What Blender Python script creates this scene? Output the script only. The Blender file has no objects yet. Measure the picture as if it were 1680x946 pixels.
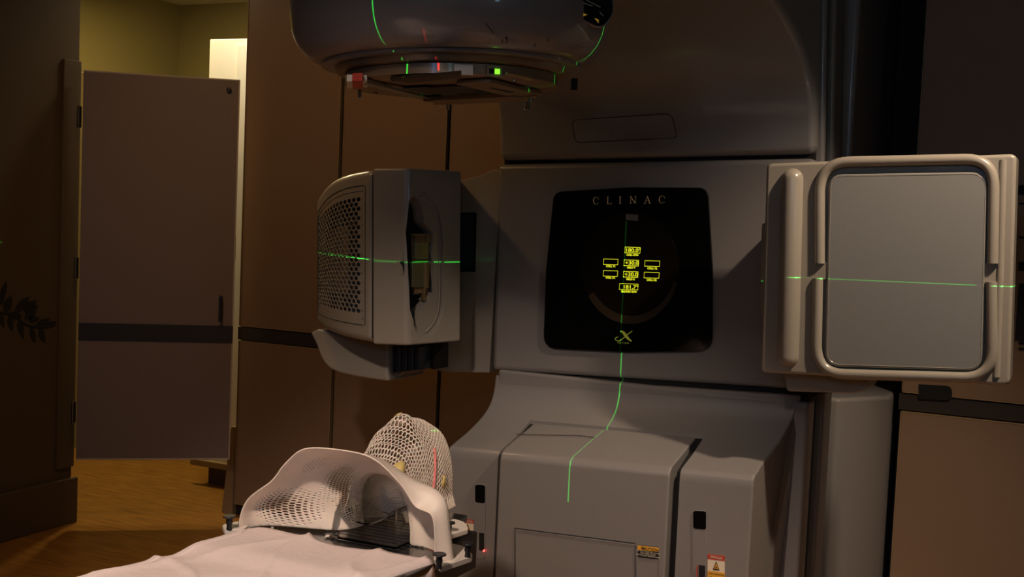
import bpy, bmesh, math, random
from mathutils import Vector, Matrix
random.seed(7)
C = bpy.context.scene.collection
R = math.radians

# ---------------------------------------------------------------- camera
F, PITCH, YAW, ROLL = 2000.0, math.atan(0.065), R(25.8), math.atan(0.043)
CAM = Vector((0, 0, 1.45))
fwd = Vector((-math.sin(YAW)*math.cos(PITCH), math.cos(YAW)*math.cos(PITCH), -math.sin(PITCH)))
r0 = Vector((math.cos(YAW), math.sin(YAW), 0)); u0 = r0.cross(fwd)
rt = r0*math.cos(ROLL) + u0*math.sin(ROLL)
up = u0*math.cos(ROLL) - r0*math.sin(ROLL)
cd = bpy.data.cameras.new('camera'); cam = bpy.data.objects.new('camera', cd); C.objects.link(cam)
cam.matrix_world = Matrix(((rt.x, up.x, -fwd.x, CAM.x), (rt.y, up.y, -fwd.y, CAM.y), (rt.z, up.z, -fwd.z, CAM.z), (0, 0, 0, 1)))
cd.sensor_width = 36; cd.lens = 36*F/1680; cd.clip_start = .05
bpy.context.scene.camera = cam

# ---------------------------------------------------------------- world, exposure, lights
vs = bpy.context.scene.view_settings
vs.view_transform = 'Standard'; vs.look = 'None'; vs.gamma = 1; vs.use_curve_mapping = False; vs.exposure = 0.0
w = bpy.data.worlds.new('world'); bpy.context.scene.world = w; w.use_nodes = True
w.node_tree.nodes['Background'].inputs[0].default_value = (1, .8, .6, 1)
w.node_tree.nodes['Background'].inputs[1].default_value = 0.0

def area(name, loc, target, size, power, col, sy=None):
    l = bpy.data.lights.new(name, 'AREA'); l.size = size; l.energy = power; l.color = col
    if sy: l.shape = 'RECTANGLE'; l.size_y = sy
    o = bpy.data.objects.new(name, l); C.objects.link(o); o.location = loc
    o.rotation_euler = (Vector(target)-Vector(loc)).to_track_quat('-Z', 'Y').to_euler()
    return o
def spot(name, loc, target, deg, power, col, rad=.08, blend=.6):
    l = bpy.data.lights.new(name, 'SPOT'); l.energy = power; l.color = col; l.spot_size = R(deg); l.spot_blend = blend; l.shadow_soft_size = rad
    o = bpy.data.objects.new(name, l); C.objects.link(o); o.location = loc
    o.rotation_euler = (Vector(target)-Vector(loc)).to_track_quat('-Z', 'Y').to_euler()
    return o
spot('key_downlight', (.3, 2.9, 2.74), (-.85, 3.5, .15), 64, 185, (1, .76, .55), .045, .8)
spot('couch_fill', (-1.0, .2, 2.7), (-1.5, 2.0, .7), 52, 245, (1, .76, .60), .07)  # spot added to brighten the sheet and masks
area('front_fill', (-.3, -1.6, 2.66), (-1.2, 2.2, .6), .6, 5.5, (1, .74, .52))  # warm frontal fill, added for head, couch and source housing
spot('wall_downlight', (-2.75, 2.8, 2.75), (-2.9, 4.4, .95), 110, 35, (1, .57, .22), .08, 1.0)
area('monitor_glow', (2.15, .45, 1.95), (-.7, 3, 1.3), .22, 2.4, (.45, .75, 1), .55)
area('wall_monitor_glow', (-.48, -2.8, 2.58), (-1.4, 2.3, 1.7), .42, 6.5, (.12, .38, 1), .34)
area('window_glow', (1.3, -2.8, 2.5), (-1.4, 2.3, 1.6), .22, 4.0, (.35, .85, 1), .5)
area('side_room_lamp', (-4.35, 4.75, 2.58), (-4.1, 4.9, 0), .12, 17, (1, .74, .32))
area('side_room_downlight', (-3.75, 4.45, 2.58), (-3.75, 4.8, 1.2), .25, 7, (1, .88, .66))

def laser(name, loc, planes, power, col=(0.03, 1, .08), lim=None, rz=0):
    """a line laser: a point source whose beam is a thin fan"""
    l = bpy.data.lights.new(name, 'POINT'); l.shadow_soft_size = 0; l.energy = power; l.color = (1, 1, 1)
    l.use_nodes = True; nt = l.node_tree; N = nt.nodes; L = nt.links
    em = N['Emission']; em.inputs[0].default_value = (*col, 1)
    tc = N.new('ShaderNodeTexCoord'); sp = N.new('ShaderNodeSeparateXYZ'); L.new(tc.outputs['Normal'], sp.inputs[0])
    def m(op, a, b=None):
        n = N.new('ShaderNodeMath'); n.operation = op
        for i, v in enumerate((a, b)):
            if v is None: continue
            if isinstance(v, (int, float)): n.inputs[i].default_value = v
            else: L.new(v, n.inputs[i])
        return n.outputs[0]
    tot = None
    for ax, eps in planes:
        k = m('LESS_THAN', m('ABSOLUTE', sp.outputs[ax]), eps)
        tot = k if tot is None else m('MAXIMUM', tot, k)
    if lim:
        ax, a, b = lim
        tot = m('MULTIPLY', tot, m('MULTIPLY', m('GREATER_THAN', sp.outputs[ax], a), m('LESS_THAN', sp.outputs[ax], b)))
    L.new(m('MULTIPLY', tot, 1.0), em.inputs[1])
    o = bpy.data.objects.new(name, l); C.objects.link(o); o.location = loc; o.rotation_euler = (0, 0, rz)
    return o
ISO = Vector((-1.43, 2.71, 1.31))
laser('laser_left', (-3.85, 2.71, 1.272), (('Z', .0006), ('Y', .0006)), 300, lim=('Y', .26, .60))
laser('laser_right', (2.15, 2.71, 1.352), (('Z', .0004), ('Y', .00042)), 1700, lim=('Y', -1, .35)).rotation_euler = (0, -.02, 0)
laser('laser_foot', (-1.652, -1.5, 2.66), (('X', .00034),), 2300, lim=('Z', -.396, 1), rz=-math.atan(.0515))

laser('laser_red', (-.49, -1.5, 2.66), (('X', .0006),), 600, (1, .03, .03), lim=('Z', -.2195, -.208), rz=.223)
# ---------------------------------------------------------------- pixel and gantry maths
def ray(px, py):
    return (fwd*F + rt*(px-840) - up*(py-473)).normalized()
def PP(px, py, pt, n):
    d = ray(px, py); n = Vector(n); pt = Vector(pt)
    return CAM + d*((pt-CAM).dot(n)/d.dot(n))
def PY(px, py, y): return PP(px, py, (0, y, 0), (0, 1, 0))
def PD(px, py, d):
    r_ = ray(px, py); h = Vector((-math.sin(YAW), math.cos(YAW), 0)); return CAM+r_*(d/r_.dot(h))
def PX(px, py, x): return PP(px, py, (x, 0, 0), (1, 0, 0))
def PZ(px, py, z): return PP(px, py, (0, 0, z), (0, 0, 1))
GA = R(2.3)
def G(v):
    v = Vector(v); dx, dz = v.x-ISO.x, v.z-ISO.z
    return Vector((ISO.x+dx*math.cos(GA)-dz*math.sin(GA), v.y, ISO.z+dx*math.sin(GA)+dz*math.cos(GA)))
GX = Vector((math.cos(GA), 0, math.sin(GA))); GZ = Vector((-math.sin(GA), 0, math.cos(GA)))

# ---------------------------------------------------------------- materials
def mat(name, col, rough=.5, metal=0, coat=0, noise=0, nscale=40, bump=0, bscale=200, emit=None, es=0, trans=0, ior=1.45, spec=.5, sub=0):
    m = bpy.data.materials.new(name); m.use_nodes = True; nt = m.node_tree; b = nt.nodes['Principled BSDF']
    b.inputs['Base Color'].default_value = (*col, 1); b.inputs['Roughness'].default_value = rough
    b.inputs['Metallic'].default_value = metal; b.inputs['Coat Weight'].default_value = coat; b.inputs['Coat Roughness'].default_value = .12
    b.inputs['Specular IOR Level'].default_value = spec; b.inputs['IOR'].default_value = ior
    b.inputs['Transmission Weight'].default_value = trans
    if sub: b.inputs['Subsurface Weight'].default_value = sub; b.inputs['Subsurface Scale'].default_value = .01
    if emit: b.inputs['Emission Color'].default_value = (*emit, 1); b.inputs['Emission Strength'].default_value = es
    tc = nt.nodes.new('ShaderNodeTexCoord')
    if noise:
        n = nt.nodes.new('ShaderNodeTexNoise'); n.inputs['Scale'].default_value = nscale; n.inputs['Detail'].default_value = 4
        nt.links.new(tc.outputs['Object'], n.inputs['Vector'])
        mx = nt.nodes.new('ShaderNodeMix'); mx.data_type = 'RGBA'
        mx.inputs[6].default_value = (*[c*(1-noise) for c in col], 1); mx.inputs[7].default_value = (*[min(1, c*(1+noise)) for c in col], 1)
        nt.links.new(n.outputs['Fac'], mx.inputs[0]); nt.links.new(mx.outputs[2], b.inputs['Base Color'])
    if bump:
        n2 = nt.nodes.new('ShaderNodeTexNoise'); n2.inputs['Scale'].default_value = bscale; nt.links.new(tc.outputs['Object'], n2.inputs['Vector'])
        bp = nt.nodes.new('ShaderNodeBump'); bp.inputs['Strength'].default_value = bump; bp.inputs['Distance'].default_value = .002
        nt.links.new(n2.outputs['Fac'], bp.inputs['Height']); nt.links.new(bp.outputs[0], b.inputs['Normal'])
    return m
M = {}
M['cover'] = mat('grey_cover', (.20, .188, .182), .42, coat=.35, noise=.05, nscale=300, bump=.12, bscale=900)
M['beige'] = mat('warm_grey_plastic', (.265, .24, .205), .38, coat=.4, noise=.05, nscale=300, bump=.1, bscale=900)
M['shell'] = mat('detector_plastic', (.29, .26, .215), .3, coat=.5, noise=.04, nscale=300, bump=.06, bscale=900)
M['plate'] = mat('detector_plate', (.36, .35, .31), .38, metal=.5, coat=.2, noise=.10, nscale=500, bump=.15, bscale=1500)
M['dark'] = mat('dark_plastic', (.012, .012, .014), .4)
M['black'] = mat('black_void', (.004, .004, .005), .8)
M['blue_gap'] = mat('blue_grey_band', (.03, .04, .055), .4, coat=.2)
M['glass'] = mat('black_glass', (.003, .003, .003), .06, coat=.3, spec=.35)
M['dial'] = mat('brown_dial', (.007, .005, .003), .2)
M['dialglint'] = mat('brown_dial_glint', (.03, .019, .009), .4)
M['gold'] = mat('gold_lettering', (.32, .24, .14), .4, emit=(.32, .2, .1), es=.12)
M['yellow'] = mat('yellow_readout', (.8, .8, .05), .5, emit=(.75, .80, .02), es=.85)
M['lime'] = mat('lime_logo', (.3, .33, .05), .4, emit=(.30, .33, .04), es=.25)
M['green_led'] = mat('green_led', (.2, 1, .1), .4, emit=(.25, 1, .03), es=1.4)
M['red_led'] = mat('red_led', (1, .1, .1), .4, emit=(1, .05, .04), es=6)
M['metal'] = mat('brushed_metal', (.42, .38, .32), .35, metal=.9, noise=.1)
M['brass'] = mat('brass_metal', (.42, .30, .15), .4, metal=.8)
M['brown_metal'] = mat('brown_interface_metal', (.24, .16, .09), .4, metal=.25, noise=.08, coat=.2)
M['white'] = mat('white_plastic', (.68, .62, .56), .4, noise=.03)
M['mask'] = mat('thermoplastic', (.80, .69, .60), .45, sub=.08, noise=.03, nscale=30)
M['tape'] = mat('yellow_tape', (.72, .56, .20), .6)
M['pink'] = mat('pink_line_colour', (.90, .25, .25), .6)
M['sheet'] = mat('cotton_sheet', (.80, .68, .66), .9, noise=.04, nscale=60, bump=1.0, bscale=45)
M['carbon'] = mat('carbon_board', (.012, .012, .013), .22, coat=.5)
M['acrylic'] = mat('clear_acrylic', (1, 1, .98), .02, trans=1, ior=1.07)
M['panel'] = mat('wall_panel_laminate', (.22, .142, .088), .5, noise=.10, nscale=180, bump=.08, bscale=500)
M['trim'] = mat('panel_edge_trim', (.30, .21, .11), .45)
M['doorlam'] = mat('door_laminate', (.215, .16, .135), .55, noise=.10, nscale=180)
M['dooredge'] = mat('door_edge', (.5, .42, .33), .45)
M['rail'] = mat('dark_rail', (.035, .03, .028), .35, coat=.2)
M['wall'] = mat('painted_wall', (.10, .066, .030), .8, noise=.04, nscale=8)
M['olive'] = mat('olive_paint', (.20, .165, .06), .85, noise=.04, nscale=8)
M['ceil'] = mat('ceiling_paint', (.55, .52, .42), .9)
M['whitelam'] = mat('white_laminate', (.85, .80, .66), .5)
M['leaf'] = mat('leaf_decal', (.018, .018, .012), .7)
M['navy'] = mat('dark_recess', (.01, .012, .018), .7)
M['orange'] = mat('orange_label', (.75, .38, .03), .5)
M['redlab'] = mat('red_label', (.45, .05, .03), .5)
M['paper'] = mat('label_paper', (.72, .62, .48), .5)
M['ink'] = mat('label_ink', (.06, .035, .02), .6)
M['inkw'] = mat('label_white_ink', (.5, .48, .38), .6)
M['tri'] = mat('yellow_triangle', (.85, .5, .04), .4, emit=(.8, .45, .03), es=.15)
M['umber'] = mat('umber_metal', (.045, .030, .018), .5, metal=.2)
M['cork'] = mat('speckled_foam', (.30, .26, .17), .8, noise=.5, nscale=120)

def floor_mat():
    m = mat('wood_floor', (.3, .16, .05), .38, coat=.15); nt = m.node_tree; b = nt.nodes['Principled BSDF']
    tc = nt.nodes.new('ShaderNodeTexCoord'); mp = nt.nodes.new('ShaderNodeMapping'); mp.inputs['Scale'].default_value = (1.2, 9, 1)
    n = nt.nodes.new('ShaderNodeTexNoise'); n.inputs['Scale'].default_value = 5; n.inputs['Detail'].default_value = 6
    cr = nt.nodes.new('ShaderNodeValToRGB'); cr.color_ramp.elements[0].color = (.22, .095, .016, 1); cr.color_ramp.elements[1].color = (.42, .20, .035, 1)
    cr.color_ramp.elements[0].position = .3; cr.color_ramp.elements[1].position = .7
    nt.links.new(tc.outputs['Object'], mp.inputs[0]); nt.links.new(mp.outputs[0], n.inputs['Vector'])
    nt.links.new(n.outputs['Fac'], cr.inputs[0]); nt.links.new(cr.outputs[0], b.inputs['Base Color'])
    return m
M['floor'] = floor_mat()

# ---------------------------------------------------------------- helpers
def finish(name, me, m, parent=None, bevel=0, smooth=True, seg=3, ang=40):
    o = bpy.data.objects.new(name, me); C.objects.link(o)
    if m is not None: me.materials.append(M[m] if isinstance(m, str) else m)
    if smooth:
        bm = bmesh.new(); bm.from_mesh(me)
        for f in bm.faces: f.smooth = True
        for e in bm.edges:
            if len(e.link_faces) == 2 and e.calc_face_angle(0) > R(ang): e.smooth = bevel > 0
        bm.to_mesh(me); bm.free()
    if bevel:
        b = o.modifiers.new('b', 'BEVEL'); b.width = bevel; b.segments = seg; b.limit_method = 'ANGLE'; b.angle_limit = R(ang)
        wn = o.modifiers.new('w', 'WEIGHTED_NORMAL')
    if parent is not None:
        o.parent = parent; o.matrix_parent_inverse = parent.matrix_world.inverted()
    return o
def root(name, loc, label, cat, group=None):
    o = bpy.data.objects.new(name, None); C.objects.link(o); o.location = loc; o['label'] = label; o['category'] = cat
    o.matrix_world = Matrix.Translation(loc); o.empty_display_size = .1
    if group: o['group'] = group
    return o
def tag(o, label, cat, group=None):
    o['label'] = label; o['category'] = cat
    if group: o['group'] = group
    return o
def lab(o, label): o['label'] = label; return o
def struct(o): o['kind'] = 'structure'; return o
def from_data(name, vs_, fs, m, parent=None, **k):
    me = bpy.data.meshes.new(name); me.from_pydata([tuple(v) for v in vs_], [], fs); me.validate()
    bm = bmesh.new(); bm.from_mesh(me); bmesh.ops.recalc_face_normals(bm, faces=bm.faces); bm.to_mesh(me); bm.free()
    return finish(name, me, m, parent, **k)
ID = lambda v: Vector(v)
def box(name, a, b, m, parent=None, T=ID, **k):
    a, b = Vector(a), Vector(b)
    v = [T((x, y, z)) for x in (a.x, b.x) for y in (a.y, b.y) for z in (a.z, b.z)]
    f = [(0, 1, 3, 2), (4, 6, 7, 5), (0, 4, 5, 1), (2, 3, 7, 6), (0, 2, 6, 4), (1, 5, 7, 3)]
    return from_data(name, v, f, m, parent, **k)
def prism(name, pts, d0, d1, m, parent=None, **k):
    """closed polygon pts (3D) extruded from offset vector d0 to d1"""
    n = len(pts); d0, d1 = Vector(d0), Vector(d1)
    v = [Vector(p)+d0 for p in pts]+[Vector(p)+d1 for p in pts]
    f = [tuple(range(n)), tuple(range(2*n-1, n-1, -1))]+[(i, (i+1) % n, n+(i+1) % n, n+i) for i in range(n)]
    return from_data(name, v, f, m, parent, **k)
def xprofile(name, yz, x0, x1, m, parent=None, T=ID, **k):
    """YZ profile extruded along X (x0/x1 may be functions of (y, z))"""
    fx0 = x0 if callable(x0) else (lambda y, z: x0); fx1 = x1 if callable(x1) else (lambda y, z: x1)
    n = len(yz); v = [T((fx0(y, z), y, z)) for y, z in yz]+[T((fx1(y, z), y, z)) for y, z in yz]
    f = [tuple(range(n)), tuple(range(2*n-1, n-1, -1))]+[(i, (i+1) % n, n+(i+1) % n, n+i) for i in range(n)]
    return from_data(name, v, f, m, parent, **k)
def catmull(P, n):
    out = []; P = [Vector(p) for p in P]; Q = [2*P[0]-P[1]]+P+[2*P[-1]-P[-2]]
    for i in range(len(P)-1):
        a, b, c, d = Q[i:i+4]
        for j in range(n):
            t = j/n; out.append(.5*((2*b)+(c-a)*t+(2*a-5*b+4*c-d)*t*t+(3*b-a-3*c+d)*t**3))
    out.append(P[-1]); return out
def rrect(cs, r, n=6, bulge=0):
    """rounded polygon through 2D corners"""
    out = []; k = len(cs)
    for i in range(k):
        p, a, b = Vector(cs[i]), Vector(cs[i-1]), Vector(cs[(i+1) % k])
        rr = r[i] if isinstance(r, (list, tuple)) else r
        s, e = p+(a-p).normalized()*rr, p+(b-p).normalized()*rr
        for j in range(n+1):
            t = j/n; out.append((1-t)**2*s+2*t*(1-t)*p+t*t*e)
        if bulge:
            nx = Vector(cs[(i+1) % k]); mid = (p+nx)/2; ctr = sum((Vector(c) for c in cs), Vector((0, 0)))/k
            out.append(mid+(mid-ctr).normalized()*bulge)
    return out
def tube(name, pts, r, m, parent=None, n=10, closed=False, flat=None):
    """sweep a circle of radius r (float or list) along pts"""
    pts = [Vector(p) for p in pts]; k = len(pts); v = []; f = []
    nrm = None
    for i, p in enumerate(pts):
        a = pts[i-1] if (i > 0 or closed) else p; b = pts[(i+1) % k] if (i < k-1 or closed) else p
        t = (b-a).normalized()
        if nrm is None: nrm = t.orthogonal().normalized() if flat is None else Vector(flat)
        nrm = (nrm-t*nrm.dot(t)).normalized(); bn = t.cross(nrm); rr = r[i] if isinstance(r, list) else r
        for j in range(n):
            an = 2*math.pi*j/n; v.append(p+(nrm*math.cos(an)+bn*math.sin(an))*rr)
    for i in range(k if closed else k-1):
        for j in range(n):
            f.append((i*n+j, i*n+(j+1) % n, ((i+1) % k)*n+(j+1) % n, ((i+1) % k)*n+j))
    if not closed: f += [tuple(range(n)), tuple(range(k*n-1, (k-1)*n-1, -1))]
    return from_data(name, v, f, m, parent)
def lathe(name, prof, ctr, m, parent=None, n=48, T=ID, axis='Z', sx=1, sy=1, cap=True):
    v = []; f = []; ctr = Vector(ctr)
    for r, h in prof:
        for j in range(n):
            a = 2*math.pi*j/n; v.append(T(ctr+Vector((r*math.cos(a)*sx, r*math.sin(a)*sy, h))))
    for i in range(len(prof)-1):
        for j in range(n): f.append((i*n+j, i*n+(j+1) % n, (i+1)*n+(j+1) % n, (i+1)*n+j))
    if cap: f += [tuple(range(n)), tuple(range(len(prof)*n-1, (len(prof)-1)*n-1, -1))]
    return from_data(name, v, f, m, parent)
def cut(o, c):
    """real boolean cut, then the cutter is deleted"""
    md = o.modifiers.new('cut', 'BOOLEAN'); md.object = c; md.operation = 'DIFFERENCE'; md.solver = 'EXACT'
    for x in list(o.modifiers):
        if x.type in ('WEIGHTED_NORMAL',): o.modifiers.remove(x)
    dg = bpy.context.evaluated_depsgraph_get(); dg.update()
    me = bpy.data.meshes.new_from_object(o.evaluated_get(dg)); o.modifiers.clear()
    o.data = me; bpy.data.objects.remove(c)
    bm = bmesh.new(); bm.from_mesh(me)
    for fc in bm.faces: fc.smooth = True
    for e in bm.edges:
        e.smooth = not (len(e.link_faces) == 2 and e.calc_face_angle(0) > R(32))
    bm.to_mesh(me); bm.free()
    o.modifiers.new('w', 'WEIGHTED_NORMAL').keep_sharp = True
def hexmesh(name, S, rf, nu, nv, m, parent=None, thick=.002, k=6):
    """surface S(u,v) tiled in hexagonal cells, each with a hole of relative size rf(u,v)"""
    idx = {}; V = []; Fc = []
    def vid(u, v):
        u = min(1, max(0, u)); v = min(1, max(0, v)); key = (round(u*nu*6), round(v*nv*6))
        if key not in idx: idx[key] = len(V); V.append(S(u, v))
        return idx[key]
    for j in range(nv+1):
        for i in range(nu+1):
            cu = i+(.5 if j % 2 else 0); cv = j*1.0
            # pointy-top hexagon in cell units: width 1, vertical pitch 1
            hx = [(0, .6667), (.5, .3333), (.5, -.3333), (0, -.6667), (-.5, -.3333), (-.5, .3333)]
            ids = []
            for a, b in hx:
                q = vid((cu+a)/nu, (cv+b)/nv)
                if q not in ids: ids.append(q)
            if len(ids) < 3: continue
            uu, vv = cu/nu, cv/nv; r = rf(uu, vv) if (0.01 < uu < .99 and .01 < vv < .99) else 0
            if r < .08 or len(ids) < 6: Fc.append(tuple(ids)); continue
            inn = []
            for a, b in hx:
                V.append(S(min(1, max(0, (cu+a*r)/nu)), min(1, max(0, (cv+b*r)/nv)))); inn.append(len(V)-1)
            for q in range(6): Fc.append((ids[q], ids[(q+1) % 6], inn[(q+1) % 6], inn[q]))
    me = bpy.data.meshes.new(name); me.from_pydata([tuple(p) for p in V], [], Fc); me.validate()
    o = finish(name, me, m, parent, ang=60)
    s = o.modifiers.new('s', 'SOLIDIFY'); s.thickness = thick; s.offset = 0
    return o
def text(name, s, ctr, size, m, parent, ex=GX, ez=GZ, sx=1, ext=.0004, align='CENTER', bold=0):
    c = bpy.data.curves.new(name, 'FONT'); c.body = s; c.size = size; c.align_x = align; c.align_y = 'CENTER'; c.extrude = ext; c.offset = bold
    c.materials.append(M[m]); o = bpy.data.objects.new(name, c); C.objects.link(o)
    me = bpy.data.meshes.new_from_object(o.evaluated_get(bpy.context.evaluated_depsgraph_get())); bpy.data.objects.remove(o)
    o = bpy.data.objects.new(name, me); C.objects.link(o)
    if not me.materials: me.materials.append(M[m])
    n = Vector(ex).cross(Vector(ez)); mw = Matrix(((ex[0]*sx, ez[0], n[0], ctr[0]), (ex[1]*sx, ez[1], n[1], ctr[1]), (ex[2]*sx, ez[2], n[2], ctr[2]), (0, 0, 0, 1)))
    o.parent = parent; o.matrix_parent_inverse = parent.matrix_world.inverted(); o.matrix_basis = mw
    return o

# ================================================================ SETTING
YB = 4.40
H = 2.78
fl = struct(box('floor', (-6.2, -3, -.1), (2.4, 7.2, 0), 'floor', smooth=False))
cl = struct(box('ceiling', (-4.2, -3, H), (2.4, 4.75, H+.1), 'ceil', smooth=False))
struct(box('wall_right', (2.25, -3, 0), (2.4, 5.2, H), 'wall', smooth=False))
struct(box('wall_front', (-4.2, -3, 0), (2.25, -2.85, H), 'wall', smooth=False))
WE = PZ(115, 856, 0); XWL, YWL = WE.x, WE.y
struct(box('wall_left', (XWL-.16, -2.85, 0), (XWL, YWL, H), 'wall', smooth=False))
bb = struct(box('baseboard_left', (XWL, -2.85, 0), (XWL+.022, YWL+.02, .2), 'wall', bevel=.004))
# side room
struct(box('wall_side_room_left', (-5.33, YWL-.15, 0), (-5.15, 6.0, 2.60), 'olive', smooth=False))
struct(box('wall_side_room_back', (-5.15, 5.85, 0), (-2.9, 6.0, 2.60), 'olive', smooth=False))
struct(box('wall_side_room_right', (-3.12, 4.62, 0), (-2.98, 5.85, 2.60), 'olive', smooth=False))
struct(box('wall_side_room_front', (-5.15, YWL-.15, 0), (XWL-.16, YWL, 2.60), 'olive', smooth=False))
struct(box('ceiling_side_room', (-5.33, YWL, 2.60), (-2.9, 6.0, 2.72), 'ceil', smooth=False))

# back wall, its laminate panels, dark rail
def backwall(name, x0, x1, seams, side):
    wb = struct(box(name, (x0, YB+.03, 0), (x1, YB+.2, H), 'navy', smooth=False))
    gaps = .0125
    for i in range(len(seams)-1):
        a, b = seams[i]+gaps, seams[i+1]-gaps
        for nm, z0, z1 in (('upper', .875, H-.01), ('lower', .06, .803)):
            p = box('wall_panel', (a, YB, z0), (b, YB+.03, z1), 'panel', wb, bevel=.0015, seg=1)
            t = .003
            for xx in (a-t, b): box('edge_strip', (xx, YB-.001, z0), (xx+t, YB+.02, z1), 'trim', p, smooth=False)
            box('edge_strip', (a, YB-.001, z0-.003), (b, YB+.02, z0), 'trim', p, smooth=False)
            if nm == 'lower': box('edge_strip', (a, YB-.001, z1), (b, YB+.02, z1+.003), 'trim', p, smooth=False)
    box('dark_rail', (seams[0], YB+.004, .81), (seams[-1], YB+.03, .868), 'rail', wb, bevel=.002, seg=1)
    return wb
XL = PY(396, 300, YB).x
S1, S2 = PY(560, 220, YB).x, PY(736, 220, YB).x
wbl = backwall('wall_back_left', XL, -1.2, [XL, S1, S2, 2*S2-S1, -1.2], 'l')
XR = PY(1500, 250, YB).x
wbr = backwall('wall_back_right', XR, 2.25, [XR, XR+.95, 1.6, 2.25], 'r')
struct(box('wall_behind_machine', (-1.2, 5.0, 0), (XR, 5.15, H), 'navy', smooth=False))
box('reveal', (XR, YB+.2, 0), (XR+.05, 5.0, H), 'navy', wbr, smooth=False)
# oval slot in the right hand rail
q = [PY(x, y, YB-.002) for x, y in rrect([(1507, 630), (1562, 633), (1562, 657), (1507, 654)], [1, 11, 11, 1], 5)]
prism('rail_slot', q, (0, 0, 0), (0, .01, 0), 'black', wbr, smooth=False)
# shelf niche at the far right edge
for (ya, yb, mm) in ((304, 320, 'black'), (333, 336, 'navy'), (388, 392, 'navy'), (430, 445, 'black'), (466, 560, 'navy'), (561, 566, 'black'), (571, 575, 'black')):
    qa, qb = PY(1690, ya, YB), PY(1690, yb, YB)
    box('drawer_gap', (qa.x-.035, YB-.003, qb.z), (qa.x+.3, YB+.01, qa.z), mm, wbr, smooth=False)
# jamb trim beside the opening
struct(prism('trim_1', [PY(x, y, YB+.02) for x, y in ((379, 700), (386, 700), (380, 852), (362, 850))], (0, 0, 0), (0, .12, 0), 'trim', bevel=.003))
qa, qb = PD(116, 430, 5.75), PD(142, 430, 5.75)
struct(box('slit_bright_strip', (qa.x-.05, qa.y, .42), (qb.x, qa.y+.05, 2.0), 'whitelam', bevel=.003))  # white strip added behind the hinge gap so the slit looks bright

# ---- left wall: vertical frame panel with hinges, door leaf
D0, D1 = PD(126, 430, 5.20), PD(385, 430, 5.34); D0.z = D1.z = 0
ZB, ZT = .292, 1.957
struct_door = root('door_1', (-4.0, 4.0, 0), 'x', 'door'); del struct_door['label']; del struct_door['category']; struct_door['kind'] = 'structure'
e = (D1-D0).normalized(); nn = Vector((e.y, -e.x, 0))
a = D0+e*.012
def dbox(name, s0, s1, z0, z1, t0, t1, m, par, **k):
    v = [D0+e*s+nn*t+Vector((0, 0, z)) for s in (s0, s1) for t in (t0, t1) for z in (z0, z1)]
    f = [(0, 1, 3, 2), (4, 6, 7, 5), (0, 4, 5, 1), (2, 3, 7, 6), (0, 2, 6, 4), (1, 5, 7, 3)]
    return from_data(name, v, f, m, par, **k)
W = (D1-D0).length
leaf = dbox('door_leaf', .012, W, ZB, ZT, -.035, 0, 'doorlam', struct_door, bevel=.002)
dbox('dark_rail', .012, W, .810, .885, 0, .003, 'rail', leaf, smooth=False)
for s0, s1, z0, z1 in ((.012, W, ZT-.004, ZT+.002), (W-.004, W+.002, ZB, ZT), (.012, W, ZB-.002, ZB+.005)):
    dbox('edge_strip', s0, s1, z0, z1, -.03, .0015, 'dooredge', leaf, smooth=False)
hd = dbox('door_handle', W-.062, W-.048, .905, 1.02, .018, .032, 'dark', struct_door, bevel=.004)
dbox('handle_post', W-.060, W-.050, .912, .925, 0, .02, 'dark', hd, smooth=False)
dbox('handle_post', W-.060, W-.050, 1.0, 1.013, 0, .02, 'dark', hd, smooth=False)
kp = D0+e*(W-.045)+nn*.0+Vector((0, 0, ZT-.045))
tube('door_stop', [kp, kp+nn*.012, kp+nn*.022], [.008, .011, .007], 'dark', struct_door, n=14)
# frame panel on the wall end
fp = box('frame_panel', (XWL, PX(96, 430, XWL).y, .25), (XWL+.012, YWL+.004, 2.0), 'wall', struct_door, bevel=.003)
for zc in (1.76, 1.12, .50):
    hp = D0+Vector((0, 0, zc))+nn*.012
    h = tube('hinge', [hp+Vector((0, 0, -.045)), hp+Vector((0, 0, .045))], .0095, 'dark', struct_door, n=12)
    tube('hinge_pin', [hp+Vector((.003, -.008, -.05)), hp+Vector((.003, -.008, .05))], .003, 'metal', h, n=8)
# latch plate on jamb
box('latch', (XL-.06, YB-.01, 1.16), (XL-.035, YB+.02, 1.27), 'dark', struct_door, bevel=.003)

# ---- white tall cabinet in the side room
cab = root('tall_cabinet', (-3.6, 5.05, 0), 'brightly lit white tall cabinet on a grey plinth behind the door', 'cabinet')
q0 = PD(328, 430, 6.05)
box('body', (q0.x, 4.80, .115), (-3.14, 5.4, 2.22), 'whitelam', cab, bevel=.004)
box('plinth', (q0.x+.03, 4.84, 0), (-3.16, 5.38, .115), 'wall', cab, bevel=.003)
box('bottom_lip', (q0.x-.03, 4.77, .10), (-3.14, 4.80, .13), 'trim', cab, bevel=.002)
for xx in (-3.72, -3.42): box('door_panel', (xx-.135, 4.79, .16), (xx+.135, 4.80, 2.19), 'whitelam', cab, bevel=.002)

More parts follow.
